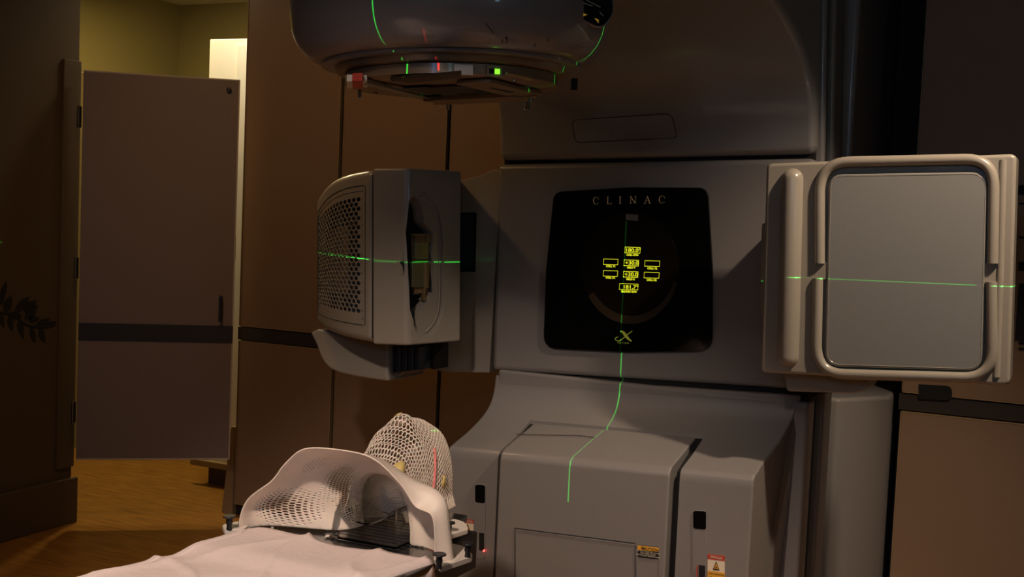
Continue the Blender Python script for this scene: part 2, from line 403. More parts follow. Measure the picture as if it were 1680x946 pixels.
# ---- leaf decal branch on the left wall
XW = XWL+.0005
br = root('wall_decal', PX(40, 520, XW), 'dark leafy branch decal stuck on the dim side wall', 'decal')
stem = [PX(x, y, XW) for x, y in ((-60, 500), (-20, 512), (0, 513), (22, 516), (40, 531), (60, 536), (80, 535), (90, 530))]
tube('stem', catmull(stem, 4), .006, 'leaf', br, n=6)
def leafshape(x0, y0, x1, y1, wd):
    a, b = PX(x0, y0, XW), PX(x1, y1, XW); d = b-a; n_ = Vector((0, -d.z, d.y)).normalized()
    pts = []
    for t in [i/7 for i in range(8)]: pts.append(a+d*t+n_*math.sin(math.pi*t**.8)*wd)
    for t in [i/7 for i in range(6, 0, -1)]: pts.append(a+d*t-n_*math.sin(math.pi*t**.8)*wd)
    prism('leaf', pts, (0, 0, 0), (.003, 0, 0), 'leaf', br, smooth=False)
for L_ in ((2, 490, 10, 461, .014), (8, 512, 18, 484, .02), (0, 500, 3, 476, .016), (24, 512, 48, 486, .018), (38, 512, 60, 492, .02), (12, 516, 36, 518, .016), (40, 524, 62, 500, .02), (46, 524, 64, 522, .014), (58, 534, 82, 522, .012),
           (66, 536, 92, 528, .011), (-2, 514, 6, 537, .013), (14, 518, 20, 543, .013), (30, 524, 38, 556, .015), (50, 536, 57, 562, .014), (64, 538, 74, 563, .015), (-30, 508, -20, 478, .02), (-40, 508, -34, 540, .018)):
    leafshape(*L_)

# ================================================================ THE TREATMENT MACHINE
mc = root('treatment_machine', (-1.35, 3.9, 0), 'large grey radiotherapy machine with lit display, rotating head and folded arms', 'medical machine')
XA, XZ = -1.865, -.785      # gantry face, left and right, in gantry coordinates
YF = 3.70
xl = lambda y, z: XA+(z-.9)*.02
# upper cover: profile swept in X
prof = catmull([Vector((y, z, 0)) for y, z in ((3.70, 1.628), (3.692, 1.74), (3.655, 1.84), (3.57, 1.93), (3.42, 2.01), (3.2, 2.075), (2.95, 2.12), (2.6, 2.14))], 5)
prof = [(p.x, p.y) for p in prof]+[(2.6, 2.9), (3.76, 2.9), (3.76, 1.628)]
def xr_up(y, z):
    return XZ-max(0, (3.7-y))*.14
def xl_up(y, z): return XA+.02+max(0, (3.7-y))*.16
upper = xprofile('upper_cover', prof, xl_up, xr_up, 'cover', mc, T=G, bevel=.045, seg=6)
# service hatch outline on upper cover
def Psurf(px, py, off=0):
    # intersect with the upper cover profile by marching along the ray
    d = ray(px, py); best = None
    t = 2.0
    while t < 5:
        p = CAM+d*t
        if p.y > 2.6:
            loc = Vector((p.x, p.y, p.z)); dz = -(loc.x-ISO.x)*math.sin(GA)+(loc.z-ISO.z)*math.cos(GA)+ISO.z
            # surface y at this z
            ys = None
            for (ya, za), (yb, zb) in zip(prof[:35], prof[1:36]):
                if za <= dz <= zb: ys = ya+(yb-ya)*(dz-za)/(zb-za+1e-9); break
            if dz < 1.628: ys = 3.70
            if ys is not None and p.y >= ys: return CAM+d*(t-off)
        t += .002
    return CAM+d*4
hat = rrect([(938, 197), (1102, 186), (1111, 226), (944, 234)], [8, 12, 8, 8], 5)
pts = [Psurf(x, y, .001) for x, y in hat]
tube('hatch_seam', pts, .0013, 'black', upper, n=6, closed=True)
# middle face
mid = xprofile('face_cover', [(YF, .915), (YF, 1.616), (3.76, 1.616), (3.76, .915)], lambda y, z: XA-.005+(z-.9)*.03, XZ, 'cover', mc, T=G, bevel=.02, seg=4)
xprofile('seam_core', [(YF+.02, .85), (YF+.02, 1.7), (3.76, 1.7), (3.76, .85)], XA+.03, XZ-.01, 'black', mc, T=G, smooth=False)
# drum and stand behind
def slab(name, y0, y1, x0, x1, z0, z1, m, T=ID, bev=.02): return box(name, (x0, y0, z0), (x1, y1, z1), m, mc, T=T, bevel=bev)
slab('gantry_rear_cover', 3.765, 3.80, XA+.01, XZ+.012, .93, 2.85, 'cover', G, .01)
slab('blue_grey_band', 3.80, 3.93, XA+.03, XZ-.012, .90, 2.85, 'blue_gap', G, .002)
slab('gantry_ring_cover', 3.93, 4.06, XA+.01, XZ+.008, .90, 2.86, 'cover', G, .012)
slab('blue_grey_band', 4.06, 4.17, XA+.03, XZ-.012, .9, 2.85, 'blue_gap', G, .002)
# stand sides (do not turn)
slab('stand_rib', 3.93, 4.06, -1.83, XZ+.012, 0, .91, 'cover', ID, .012)
slab('blue_grey_band', 3.80, 3.93, -1.83, XZ-.012, 0, .90, 'blue_gap', ID, .002)
slab('blue_grey_band', 4.06, 4.17, -1.83, XZ-.012, 0, .9, 'blue_gap', ID, .002)
slab('stand_rib', 3.70, 3.80, -1.83, XZ+.010, 0, .905, 'cover', ID, .012)
prism('stand_rear_cover', [(-1.9, 4.17, 0), (-.782, 4.17, 0), (-.772, 4.40, 0), (-.772, 4.90, 0), (-1.9, 4.95, 0)], (0, 0, .92), (0, 0, H), 'cover', mc, bevel=.015)
prism('stand_rear_base', [(-1.9, 4.17, 0), (-.77, 4.17, 0), (-.635, 4.36, 0), (-.635, 4.95, 0), (-1.9, 4.95, 0)], (0, 0, 0), (0, 0, .86), 'cover', mc, bevel=.015)

def TL(v):
    v = Vector(v); v.z += (v.x+1.33)*.038*max(0, min(1, (v.z-.3)/.35)); return v
# hip below the face seam
XF0, XF1 = -1.84, -.85
hipc = catmull([Vector((y, z, 0)) for y, z in ((3.703, .903), (3.697, .86), (3.675, .815), (3.62, .775), (3.52, .738), (3.43, .714))], 6)
hp_ = [(p.x, p.y) for p in hipc]
def fx1(y, z): return XF1+max(0, min(1, (z-.73)/.17))*.05
full = hp_+[(3.395, .705), (3.387, .692), (3.385, .67), (3.385, 0), (3.75, 0), (3.75, .903)]
CX0, CX1 = -1.638, -1.088
gap = .021
# upper hip band over the cover + fenders left and right
fendL = fendR = xprofile('stand_front_cover', full, lambda y, z: XF0, fx1, 'cover', mc, T=TL, bevel=.014, seg=4)
cut(fendL, box('c', (CX0-gap, 3.2, -.1), (CX1+gap, 3.615, 1.0), 'cover', smooth=False))
xprofile('gap_core', [(3.61, .76), (3.42, .69), (3.42, 0), (3.7, 0), (3.7, .76)], CX0-gap-.001, CX1+gap+.001, 'black', mc, T=TL, smooth=False)
cov = xprofile('front_access_cover', [(3.596, .768), (3.374, .716), (3.358, .704), (3.352, .685), (3.352, 0), (3.62, 0)], CX0, CX1, 'cover', mc, T=TL, bevel=.006, seg=3)
# lines on access cover
YC = 3.3515
tube('seam_line', [PP(847, 712, (-1.55, 3.5, .7425), (-.038, -.242, 1)), PP(950, 714, (-1.55, 3.5, .7425), (-.038, -.242, 1)), PP(975, 717, (-1.55, 3.5, .7425), (-.038, -.242, 1))], .0012, 'black', cov, n=5)
insl = [PY(x, y, YC) for x, y in ((845, 1040), (845, 866), (1042, 891), (1042, 1040))]
tube('panel_groove', insl, .0018, 'black', cov, n=5)
tube('panel_edge', [p+Vector((.004, -.0005, -.004)) for p in insl[:3]], .0014, 'cover', cov, n=5)
insl = [PY(x, y, YC) for x, y in ((1046, 1040), (1046, 892), (1082, 896), (1083, 1040))]
tube('panel_groove', insl, .0018, 'cover', cov, n=5)
# caution label, black and orange
lb = prism('caution_label', [PY(x, y, YC) for x, y in rrect([(1046, 894), (1081, 898), (1080, 917), (1047, 913)], 2, 3)], (0, 0, 0), (0, -.0015, 0), 'dark', cov, smooth=False); lab(lb, 'black caution label with orange header')
prism('orange_header', [PY(x, y, YC-.0016) for x, y in ((1046, 894), (1081, 898), (1080.6, 905), (1046.4, 901))], (0, 0, 0), (0, -.0006, 0), 'orange', lb, smooth=False)
ez = Vector((0, 0, 1)); ex = Vector((1, 0, 0))
text('warning_text', 'CAUTION', PY(1066, 900.6, YC-.0026), .012, 'ink', cov, ex, ez, bold=.0002)
text('warning_text', '\u25B2', PY(1055, 899, YC-.0026), .011, 'ink', cov, ex, ez)
for i, s in enumerate(('DO NOT LEAN ON COVER', 'KEEP AREA CLEAR', 'AUTHORIZED SERVICE ONLY')):
    text('warning_text', s, PY(1063, 905.2+i*3.3, YC-.0026), .0058, 'inkw', cov, ex, ez)

# slots on fenders
def slot(par, cx, y0, y1, w, Yp, led, botled):
    T_ = lambda x, y: PY(x, y, Yp)
    rec = prism('recess_rail', [T_(x, y) for x, y in rrect([(cx-w, y0), (cx+w, y0+1), (cx+w-1, y1+2), (cx-w, y1)], w*.6, 4)], (0, .004, 0), (0, -.003, 0), 'cover', par, bevel=.001)
    wn = prism('sensor_window', [T_(x, y) for x, y in rrect([(cx-w+1.5, y0+1), (cx+w-.5, y0+2), (cx+w-.5, y0+32), (cx-w+1.5, y0+30)], 4, 4)], (0, 0, 0), (0, -.0042, 0), 'glass', par, smooth=False)
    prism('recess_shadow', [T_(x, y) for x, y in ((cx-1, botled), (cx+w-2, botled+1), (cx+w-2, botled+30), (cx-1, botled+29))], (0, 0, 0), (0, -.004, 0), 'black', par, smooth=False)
YS = 3.385
slot(fendL, 788, 793, 915, 9, YS, True, 873)
slot(fendR, 1148, 836, 1010, 11.5, YS, False, 926)
p = PY(794, 903, YS-.006)
lathe('red_led', [(.0005, .0035), (.003, .002), (.0035, 0), (.003, -.002), (.0005, -.0035)], p, 'red_led', fendL, n=14)
p = PY(1143.5, 938, YS-.006)
box('red_led', p-Vector((.0015, .001, .02)), p+Vector((.0015, .001, .02)), 'redlab', fendR, smooth=False)
# laser warning labels
def laser_label(par, x0, y0, w, h):
    sl = .12
    def Q(x, y, d=0): return PY(x0+x*w, y0+y*h+x*w*sl, YS-.0005-d)
    b_ = prism('warning_label', [Q(0, 0), Q(1, 0), Q(1, 1), Q(0, 1)], (0, .0005, 0), (0, -.0008, 0), 'paper', par, smooth=False); lab(b_, 'white, red and amber laser warning label')
    def r_(n, x, y, X, Y, m, d=.0012): return prism(n, [Q(x, y, d), Q(X, y, d), Q(X, Y, d), Q(x, Y, d)], (0, .0005, 0), (0, -.0004, 0), m, b_, smooth=False)
    r_('red_header', 0, 0, 1, .13, 'redlab'); r_('amber_field', 0, .42, 1, 1.0, 'orange')
    prism('triangle', [Q(.3, .38, .0014), Q(.7, .38, .0014), Q(.5, .15, .0014)], (0, 0, 0), (0, -.0006, 0), 'ink', b_, smooth=False)
    prism('triangle', [Q(.38, .345, .0022), Q(.62, .345, .0022), Q(.5, .21, .0022)], (0, 0, 0), (0, -.0003, 0), 'orange', b_, smooth=False)
    r_('laser_symbol', .46, .29, .54, .33, 'ink', .0028)
    text('warning_text', 'DANGER', Q(.5, .07, .002), .010, 'inkw', par, ex, ez, sx=.9)
    for i, s in enumerate(('LASER RADIATION', 'DO NOT STARE', 'INTO BEAM', 'CLASS II LASER PRODUCT')):
        text('warning_text', s, Q(.5, .48+i*.1, .002), .0062, 'ink', par, ex, ez, sx=.9)
laser_label(fendL, 758, 850, 19, 50)
laser_label(fendR, 1161, 908, 28, 66)
pl = prism('label_foot', [PY(x, y, YS) for x, y in ((759, 890), (776, 892), (776, 905), (759, 902))], (0, 0, 0), (0, -.012, 0), 'dark', fendL, smooth=False)

# ---- display
YD = YF-.012
def Q(x, y, d=0): return PY(x, y, YD-d)
sc = rrect([(908, 314), (1161, 307), (1169, 577), (890, 572)], [16, 18, 28, 26], 7, bulge=3.5)
dsp = prism('display_panel', [Q(x, y) for x, y in sc], (0, .016, 0), (0, 0, 0), 'glass', mc, bevel=.002, ang=50); lab(dsp, 'black glass display panel with yellow readouts')
def ell(cx, cy, rx, ry, n=48, a0=0, a1=360, rot=0):
    out = []
    for i in range(n+(0 if a1-a0 >= 360 else 1)):
        a = R(a0+(a1-a0)*i/n); out.append((cx+rx*math.cos(a), cy+ry*math.sin(a)))
    return out
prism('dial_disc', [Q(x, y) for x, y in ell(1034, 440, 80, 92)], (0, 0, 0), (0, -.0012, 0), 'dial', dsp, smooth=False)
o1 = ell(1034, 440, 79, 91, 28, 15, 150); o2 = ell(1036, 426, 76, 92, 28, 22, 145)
prism('dial_glint', [Q(x, y, .0013) for x, y in o1+o2[::-1]], (0, 0, 0), (0, -.0008, 0), 'dialglint', dsp, smooth=False)  # lighter brown crescent paints the reflection in the dished dial
box('target_marker', Q(1027, 361, .002)+Vector((0, -.003, 0)), Q(1047, 352, .002)+Vector((0, 0, 0)), 'metal', dsp, smooth=False)
def frame_px(x0, y0, x1, y1, sl=.03):
    pts = [Q(x, y, .0025) for x, y in ((x0, y0), (x1, y0+(x1-x0)*sl), (x1-.6, y1+(x1-x0)*sl), (x0-.6, y1))]
    tube('readout_box', pts, .0011, 'yellow', dsp, n=4, closed=True)
def dt(s, x, y, h, sx=1.0, bold=.0002): text('readout', s, Q(x, y, .003), h*.74, 'yellow', dsp, sx=sx, bold=bold*.5)
frame_px(1025.5, 405, 1050.5, 414.5); dt('180.0\u00b0', 1038.5, 410.6, .0225, 1.25, .0004)
frame_px(1024, 426, 1048, 435.5); dt('+30.0', 1036.5, 431.3, .0225, 1.2, .0004)
frame_px(1023, 445, 1047, 454); dt('+30.0', 1035.5, 450.2, .0225, 1.2, .0004)
frame_px(1016.5, 465, 1047, 474.5); dt('181.7\u00b0', 1034.5, 470.9, .0225, 1.25, .0004)
frame_px(990.5, 424.5, 1014, 433.5); frame_px(990, 443.5, 1013.5, 452.5); frame_px(1058, 427.3, 1082.5, 436.3); frame_px(1057, 446.3, 1081.5, 455.5)
for s, x, y in (('COLL RTN', 1037.5, 418.3), ('FIELD Y', 1035.5, 439), ('FIELD X', 1034.5, 458), ('GANTRY RTN', 1031.5, 478.3), ('COLL Y1', 1002, 436.8), ('COLL X1', 1001.5, 455.5), ('COLL Y2', 1070, 440.3), ('COLL X2', 1069, 459.3)):
    dt(s, x, y, .0108, 1.05, .0007)
# serif lettering CLINAC, built stroke by stroke
def stroke(cx, cy, h, segs):
    o = []
    for kind, *a_ in segs:
        if kind == 'l':
            x0, y0, x1, y1, t = a_; p0 = Vector((x0, y0)); p1 = Vector((x1, y1)); n_ = (p1-p0).orthogonal().normalized()*t/2
            o.append([p0+n_, p1+n_, p1-n_, p0-n_])
        else:
            rx, ry, a0, a1, t0, t1 = a_; pts = []; inn = []
            for i in range(17):
                an = R(a0+(a1-a0)*i/16); th = t0+(t1-t0)*math.sin(math.pi*i/16)
                pts.append(Vector((rx*math.cos(an), ry*math.sin(an)))); inn.append(Vector(((rx-th)*math.cos(an), (ry-th*.5)*math.sin(an))))
            o.append(pts+inn[::-1])
    V = []; Fs = []
    org = Q(cx, cy, .0012)
    for pg in o:
        b0 = len(V); V += [org+GX*(v.x*h)+GZ*(v.y*h) for v in pg]; n = len(pg)
        if n > 5:
            for i in range(16): Fs.append((b0+i, b0+i+1, b0+n-2-i, b0+n-1-i))
        else: Fs.append(tuple(range(b0, b0+n)))
    ob = from_data('letter', V, Fs, 'gold', dsp, smooth=False)
    s_ = ob.modifiers.new('s', 'SOLIDIFY'); s_.thickness = .0008
LC = [('a', .45, .52, 42, 318, .05, .13), ('l', .34, .36, .36, .16, .05), ('l', .32, -.36, .38, -.28, .03)]
LL = [('l', -.18, -.47, -.18, .47, .12), ('l', -.32, .48, -.04, .48, .05), ('l', -.34, -.48, .36, -.48, .05), ('l', .36, -.48, .40, -.28, .05)]
LI = [('l', 0, -.47, 0, .47, .12), ('l', -.16, .48, .16, .48, .05), ('l', -.16, -.48, .16, -.48, .05)]
LN = [('l', -.32, -.5, -.32, .46, .05), ('l', .36, -.5, .36, .46, .05), ('l', -.36, .48, .36, -.48, .13), ('l', -.5, .48, -.24, .48, .05), ('l', .22, .48, .5, .48, .05), ('l', -.46, -.48, -.18, -.48, .05)]
LA = [('l', -.36, -.48, .02, .5, .05), ('l', .36, -.48, .0, .5, .13), ('l', -.22, -.14, .24, -.14, .05), ('l', -.5, -.48, -.22, -.48, .05), ('l', .2, -.48, .5, -.48, .05)]
for sg, x, y in ((LC, 978, 329), (LL, 999, 328.6), (LI, 1017.5, 328.2), (LN, 1038.5, 327.8), (LA, 1062, 327.6), (LC, 1086, 327)):
    stroke(x, y, .0235, sg)
# logo: a slanted X with a swash and a small word below
lg = catmull([Q(x, y, .0016) for x, y in ((1018, 543), (1022, 544.5), (1026, 549.5), (1031, 555.5), (1036, 559.5))], 4)
tube('logo_stroke', lg, [.0018+.0035*math.sin(math.pi*i/(len(lg)-1)) for i in range(len(lg))], 'lime', dsp, n=6)
lg = catmull([Q(x, y, .0022) for x, y in ((1037, 543), (1030, 548), (1020, 556.5), (1014, 559), (1009.5, 556.5), (1010, 554), (1014, 552.5))], 4)
tube('logo_stroke', lg, .0014, 'lime', dsp, n=6)
text('logo_word', 'E C T I O N', Q(1022.5, 562.3, .0015), .007, 'lime', dsp, sx=1.1)

# ---- treatment head
HC = Vector((-1.452, 2.645, 0))
def se(a, b, z, n=64, p=2.6, cy=0, dx=0):
    out = []
    for j in range(n):
        t = 2*math.pi*j/n; c, s = math.cos(t), math.sin(t)
        out.append(G((HC.x+dx+a*math.copysign(abs(c)**(2/p), c), HC.y+cy+b*math.copysign(abs(s)**(2/p), s), z)))
    return out
rings = [(.385, .385, 2.9), (.385, .385, 2.3), (.385, .385, 2.0), (.385, .385, 1.90), (.383, .383, 1.878), (.377, .377, 1.855), (.366, .366, 1.833), (.350, .350, 1.814), (.335, .335, 1.803), (.322, .322, 1.797)]
V = []; Fs = []; n = 64
for a_, b_, z in rings: V += se(a_, b_, z, p=2.08)
for i in range(len(rings)-1):
    for j in range(n): Fs.append((i*n+j, i*n+(j+1) % n, (i+1)*n+(j+1) % n, (i+1)*n+j))
Fs.append(tuple(range(n))); Fs.append(tuple(range(len(rings)*n-1, (len(rings)-1)*n-1, -1)))
M['head'] = mat('head_cover_plastic', (.20, .175, .17), .36, coat=.45, noise=.05, nscale=250, bump=.1, bscale=700)
M['head'].node_tree.nodes['Principled BSDF'].inputs['Coat Roughness'].default_value = .03
head = from_data('treatment_head', V, Fs, 'head', mc); lab(head, 'rounded overhanging head with scuffed lower rim')
CC = HC+Vector((-.008, .02, 0.008))
T_ = lambda v: G(v)
lathe('collar_ring', [(.27, 1.789), (.320, 1.788), (.318, 1.781), (.27, 1.779)], CC, 'head', head, n=80, T=T_)
lathe('crown_disc', [(.05, 1.779), (.288, 1.779), (.282, 1.766), (.262, 1.764), (.05, 1.764)], CC, 'brown_metal', head, n=72, T=T_)
lathe('crown_disc', [(.235, 1.762), (.262, 1.762), (.262, 1.739), (.25, 1.735), (.05, 1.736), (.05, 1.762)], CC, 'brown_metal', head, n=72, T=T_)
def hb(name, x0, y0, z0, x1, y1, z1, m, rot=0, bev=.002, par=None):
    ca, sa = math.cos(R(rot)), math.sin(R(rot)); cx, cy = (x0+x1)/2, (y0+y1)/2
    def T2(v):
        v = Vector(v); dx, dy = v.x-cx, v.y-cy
        return G((CC.x+cx+dx*ca-dy*sa, CC.y+cy+dx*sa+dy*ca, v.z+.018))
    return box(name, (x0, y0, z0), (x1, y1, z1), m, par or head, T=T2, bevel=bev, seg=2)
# jaws opening, mounting plates, rails, knobs
hb('beam_aperture', -.07, -.07, 1.719, .07, .07, 1.727, 'umber')
hb('jaw_block', -.09, -.09, 1.721, -.02, .09, 1.7185, 'umber')
hb('side_plate', -.14, .10, 1.708, .13, .20, 1.722, 'brown_metal', 0)
hb('side_plate', .10, -.16, 1.712, .19, .12, 1.722, 'brown_metal', 0)
ZU = 1.738
def up_(name, px, z0, z1, m, bev=.001): return prism(name, [PZ(x, y, ZU) for x, y in px], (0, 0, z0), (0, 0, z1), m, head, bevel=bev, seg=1)
up_('pale_rail', ((598, 131), (603, 128), (710, 155), (704, 159)), -.012, -.002, 'metal')
up_('pale_rail', ((628, 137), (634, 135), (716, 152), (712, 154)), -.006, 0, 'brown_metal')
up_('clamp_block', ((569, 137), (569, 125), (578, 125), (579, 137)), -.012, .004, 'white')
up_('clamp_block', ((579, 137), (578, 124), (595, 124), (596, 137)), -.012, .006, 'redlab')
up_('clamp_block', ((596, 137), (595, 126), (602, 126), (604, 136)), -.010, .004, 'white')
up_('black_knob', ((705, 158), (706, 151), (724, 151), (724, 158)), -.012, 0, 'black')
up_('accessory_slot', ((782, 153), (781, 143), (806, 141), (845, 149)), -.004, 0, 'black')
up_('dark_arm', ((560+80, 128), (757, 117), (757, 124), (672, 134)), -.004, .002, 'umber')
up_('brass_rail', ((711, 169), (711, 166), (762, 163), (766, 166)), -.006, 0, 'brass')
up_('brass_rail', ((825, 161), (826, 158), (880, 154), (881, 157)), -.006, 0, 'brass')
up_('brass_rail', ((829, 124), (832, 121), (874, 130), (872, 133)), 0, .006, 'brass')
for x, y in ((-.13, .03), (.2, .02), (-.05, -.2), (.1, -.2), (-.18, .12), (.02, .24), (.13, .2), (-.02, -.24), (-.22, .0), (.22, -.1)):
    p = G((CC.x+x, CC.y+y, 1.743)); tube('bolt', [p, p+Vector((0, 0, -.004))], .005, 'metal', head, n=10)
for x, y, l in ((-.12, .20, .03), (.16, .12, .028), (-.23, -.06, .02)):
    p = G((CC.x+x, CC.y+y, 1.743)); tube('guide_pin', [p, p+Vector((0, 0, -l))], .0045, 'metal', head, n=10)
kp = G((CC.x+.09, CC.y+.25, 1.742)); tube('thumb_screw', [kp, kp+Vector((0, 0, -.022)), kp+Vector((0, 0, -.032))], [.006, .006, .009], 'metal', head, n=12)
kp = G((CC.x+.27, CC.y+.14, 1.77)); tube('black_stud', [kp, kp+Vector((0, 0, -.028))], .008, 'black', head, n=14)
# rear control strip seen on the far inner rim, with green light
ang = R(72)
def rim(an, r, z): return G((CC.x+r*math.cos(R(an)), CC.y+r*math.sin(R(an)), z))
def rimplate(name, a0, a1, z0, z1, r, m, par=None):
    n_ = 8; V = []; Fq = []
    for i in range(n_+1):
        an = a0+(a1-a0)*i/n_
        for rr, zz in ((r, z0), (r, z1), (r+.006, z1), (r+.006, z0)): V.append(rim(an, rr, zz))
    for i in range(n_):
        for j in range(4): Fq.append((i*4+j, i*4+(j+1) % 4, (i+1)*4+(j+1) % 4, (i+1)*4+j))
    Fq += [(0, 1, 2, 3), (n_*4+3, n_*4+2, n_*4+1, n_*4)]
    return from_data(name, V, Fq, m, par or head, smooth=False)
# front (camera side) vertical wall of the interface ring
rimplate('rim_label', -60, -51, 1.743, 1.766, .2635, 'white')
rimplate('indicator_strip', -44, -36, 1.742, 1.766, .2635, 'trim')
rimplate('dark_switch', -43, -40.5, 1.748, 1.759, .2665, 'black')
rimplate('green_light', -40, -37.6, 1.748, 1.759, .2665, 'green_led')
# scuffs on the head
def head_hit(px, py, off=.001):
    d = ray(px, py); t = 1.8
    while t < 3.6:
        p = CAM+d*t; dx, dz = p.x-ISO.x, p.z-ISO.z
        lx = ISO.x+dx*math.cos(GA)+dz*math.sin(GA); lz = ISO.z-dx*math.sin(GA)+dz*math.cos(GA)
        for (a0, b0, z0), (a1, b1, z1) in zip(rings, rings[1:]):
            if z1 <= lz <= z0:
                k = (lz-z1)/(z0-z1); a_, b_ = a1+(a0-a1)*k, b1+(b0-b1)*k
                if abs((lx-HC.x)/a_)**2.08+abs((p.y-HC.y)/b_)**2.08 <= 1: return CAM+d*(t-off)
        t += .001
    return None
for k in (((796, 38), (803, 46), (809, 54)), ((831, 60), (832, 70)), ((823, 70), (825, 66)), ((876, 76), (879, 72)), ((898, 68), (901, 62)), ((829, 62), (833, 64))):
    pp = [head_hit(*q_) for q_ in k]
    if all(pp): tube('scuff', pp, .0012, 'dark', head, n=5)
# oval keypad on the right of the head
kc = head_hit(968, 22)
if kc is None: kc = Vector((-1.1, 2.5, 2.0))
kn = Vector((.62, -.76, -.16)).normalized()
kpoly = rrect([(905, -40), (1003, -45), (1006, 25), (985, 50), (952, 33), (925, 8)], [10, 10, 14, 14, 10, 10], 5)
kc2 = kc+kn*.004
kp1 = [PP(x, y, kc2, kn) for x, y in kpoly]
pod = prism('keypad_pod', [p for p in kp1], kn*-.05, kn*.012, 'head', head, bevel=.004)
ctr = sum(kp1, Vector())/len(kp1)
prism('keypad_face', [ctr+(p-ctr)*.92 for p in kp1], kn*.0, kn*.0145, 'glass', pod, smooth=False)
kq = kc2+kn*.0155
for tri in (((955, 21), (964, 24), (955, 27.5)), ((975, 29.5), (982, 32), (982, 38))):
    prism('yellow_triangle', [PP(x, y, kq, kn) for x, y in tri], (0, 0, 0), kn*.001, 'tri', pod, smooth=False)
for a_, b_ in (((943, 2), (954, 18)), ((951, 3), (972, 10)), ((962, 0), (985, 12)), ((984, 20), (990, 26))):
    tube('keypad_line', [PP(*a_, kq, kn), PP(*b_, kq, kn)], .0009, 'inkw', pod, n=4)

# ---- wing slab left of face, behind the x-ray source
wp = rrect([(822, 279), (806, 279), (790, 288), (744, 299), (672, 300), (672, 560), (700, 575), (716, 609), (803, 611)], [1, 4, 8, 8, 4, 4, 4, 10, 1], 4)
wing = prism('side_wing', [PY(x, y, 3.745) for x, y in wp], (0, 0, 0), (0, .26, 0), 'beige', mc, bevel=.012)
cut(wing, prism('c', [PY(x, y, 3.745) for x, y in rrect([(738, 349), (782, 348), (780, 446), (736, 446)], 3, 3)], (0, -.05, 0), (0, .035, 0), 'dark', smooth=False))
wq = [PY(x, y, 3.775) for x, y in ((738, 347), (784, 346), (782, 448), (736, 448))]
prism('recess_frame', wq, (0, .003, 0), (0, 0, 0), 'black', wing, smooth=False)
prism('recess_plate', [PY(x, y, 3.772) for x, y in ((740, 352), (778, 351), (776, 441), (738, 441))], (0, .003, 0), (0, -.002, 0), 'blue_gap', wing, bevel=.002)

# ---- x-ray source housing (left arm)
A_, B_, C_, D_ = Vector((-2.446, 3.50)), Vector((-2.075, 3.27)), Vector((-1.955, 3.285)), Vector((-1.885, 3.505))
IZ = 1.31
zt, zb = 1.585, 1.03
def lx(v): return G(v)
# front shell
fs = [(B_.x, B_.y), (C_.x-.01, C_.y), (C_.x+.004, C_.y+.01), (D_.x, D_.y), (D_.x-.03, 3.53), (-2.03, 3.74), (B_.x, 3.74)]
fs = [Vector((x, y)) for x, y in fs]
V = [lx((p.x, p.y, zb)) for p in fs]+[lx((p.x, p.y, zt)) for p in fs]; n = len(fs)
src = from_data('xray_source', V, [tuple(range(n)), tuple(range(2*n-1, n-1, -1))]+[(i, (i+1) % n, n+(i+1) % n, n+i) for i in range(n)], 'beige', mc, bevel=.02, seg=4, ang=20)
lab(src, 'left arm housing with stadium shaped opening')
# stadium recess in the inner side face
sn = lx((D_.x, D_.y, 0))-lx((C_.x, C_.y, 0)); sn = Vector((sn.y, -sn.x, 0)).normalized()
sp_ = lx((C_.x+.004, C_.y+.01, IZ))
def SP(x, y, d=0): return PP(x, y, sp_+sn*d, sn)
stad = catmull([Vector((x, y, 0)) for x, y in ((674, 330), (684, 316), (700, 316), (718, 335), (727, 375), (729, 440), (727, 500), (716, 536), (700, 553), (688, 553), (676, 535))], 4)
cut(src, prism('c', [SP(p.x, p.y) for p in stad], sn*.06, sn*-.014, 'beige', smooth=False))
inn = [(674, 338), (679, 326), (685, 322), (692, 328), (698, 344), (701, 366), (709, 374), (716, 382), (717, 480), (710, 487), (708, 498), (700, 506), (694, 512), (692, 526), (686, 534), (679, 532), (674, 520), (671, 508), (670, 380)]
cut(src, prism('c', [SP(x, y) for x, y in inn], sn*.06, sn*-.07, 'beige', smooth=False))
cutn = [SP(x, y) for x, y in ((646, 412), (674, 412), (674, 452), (646, 450))]
prism('opening_back', [SP(x, y, -.066) for x, y in ((660, 318), (735, 318), (735, 540), (660, 540))], sn*.004, sn*-.003, 'black', src, smooth=False)
st2 = catmull([Vector((x, y, 0)) for x, y in ((690, 322), (703, 330), (716, 352), (721, 385), (721, 440), (720, 500), (712, 528), (698, 545))], 4)
tube('recess_lip', [SP(p.x, p.y, -.011) for p in st2], .003, 'beige', src, n=8)
def comp(name, x0, y0, x1, y1, d0, d1, m, bev=.001): return prism(name, [SP(x, y, d0) for x, y in ((x0, y0), (x1, y0), (x1-1, y1), (x0-1, y1))], sn*0, sn*(d1-d0), m, src, bevel=bev, seg=1)
comp('metal_block', 674, 384, 702, 480, -.06, -.038, 'brown_metal')
comp('metal_block', 677, 397, 699, 424, -.04, -.026, 'metal')
comp('metal_block', 672, 429, 695, 470, -.04, -.026, 'metal')
comp('brass_bar', 696, 384, 700, 398, -.04, -.020, 'brass')
comp('brass_bar', 693, 430, 698, 472, -.04, -.020, 'brass')
comp('brass_bar', 691, 470, 694, 493, -.04, -.024, 'brass')
comp('brass_bar', 673, 383, 699, 386, -.04, -.022, 'brass')
for i in range(3): p = SP(677+i*4, 482, -.03); tube('screw', [p, p+sn*.006], .0022, 'metal', src, n=8)
for y0, y1 in ((388, 428), (434, 482)):
    p0, p1 = SP(710, y0, -.03), SP(709, y1, -.03); tube('grey_roller', catmull([p0, p0*.93+p1*.07, p0*.07+p1*.93, p1], 3), [.004]+[.0095]*8+[.004], 'blue_gap', src, n=12)
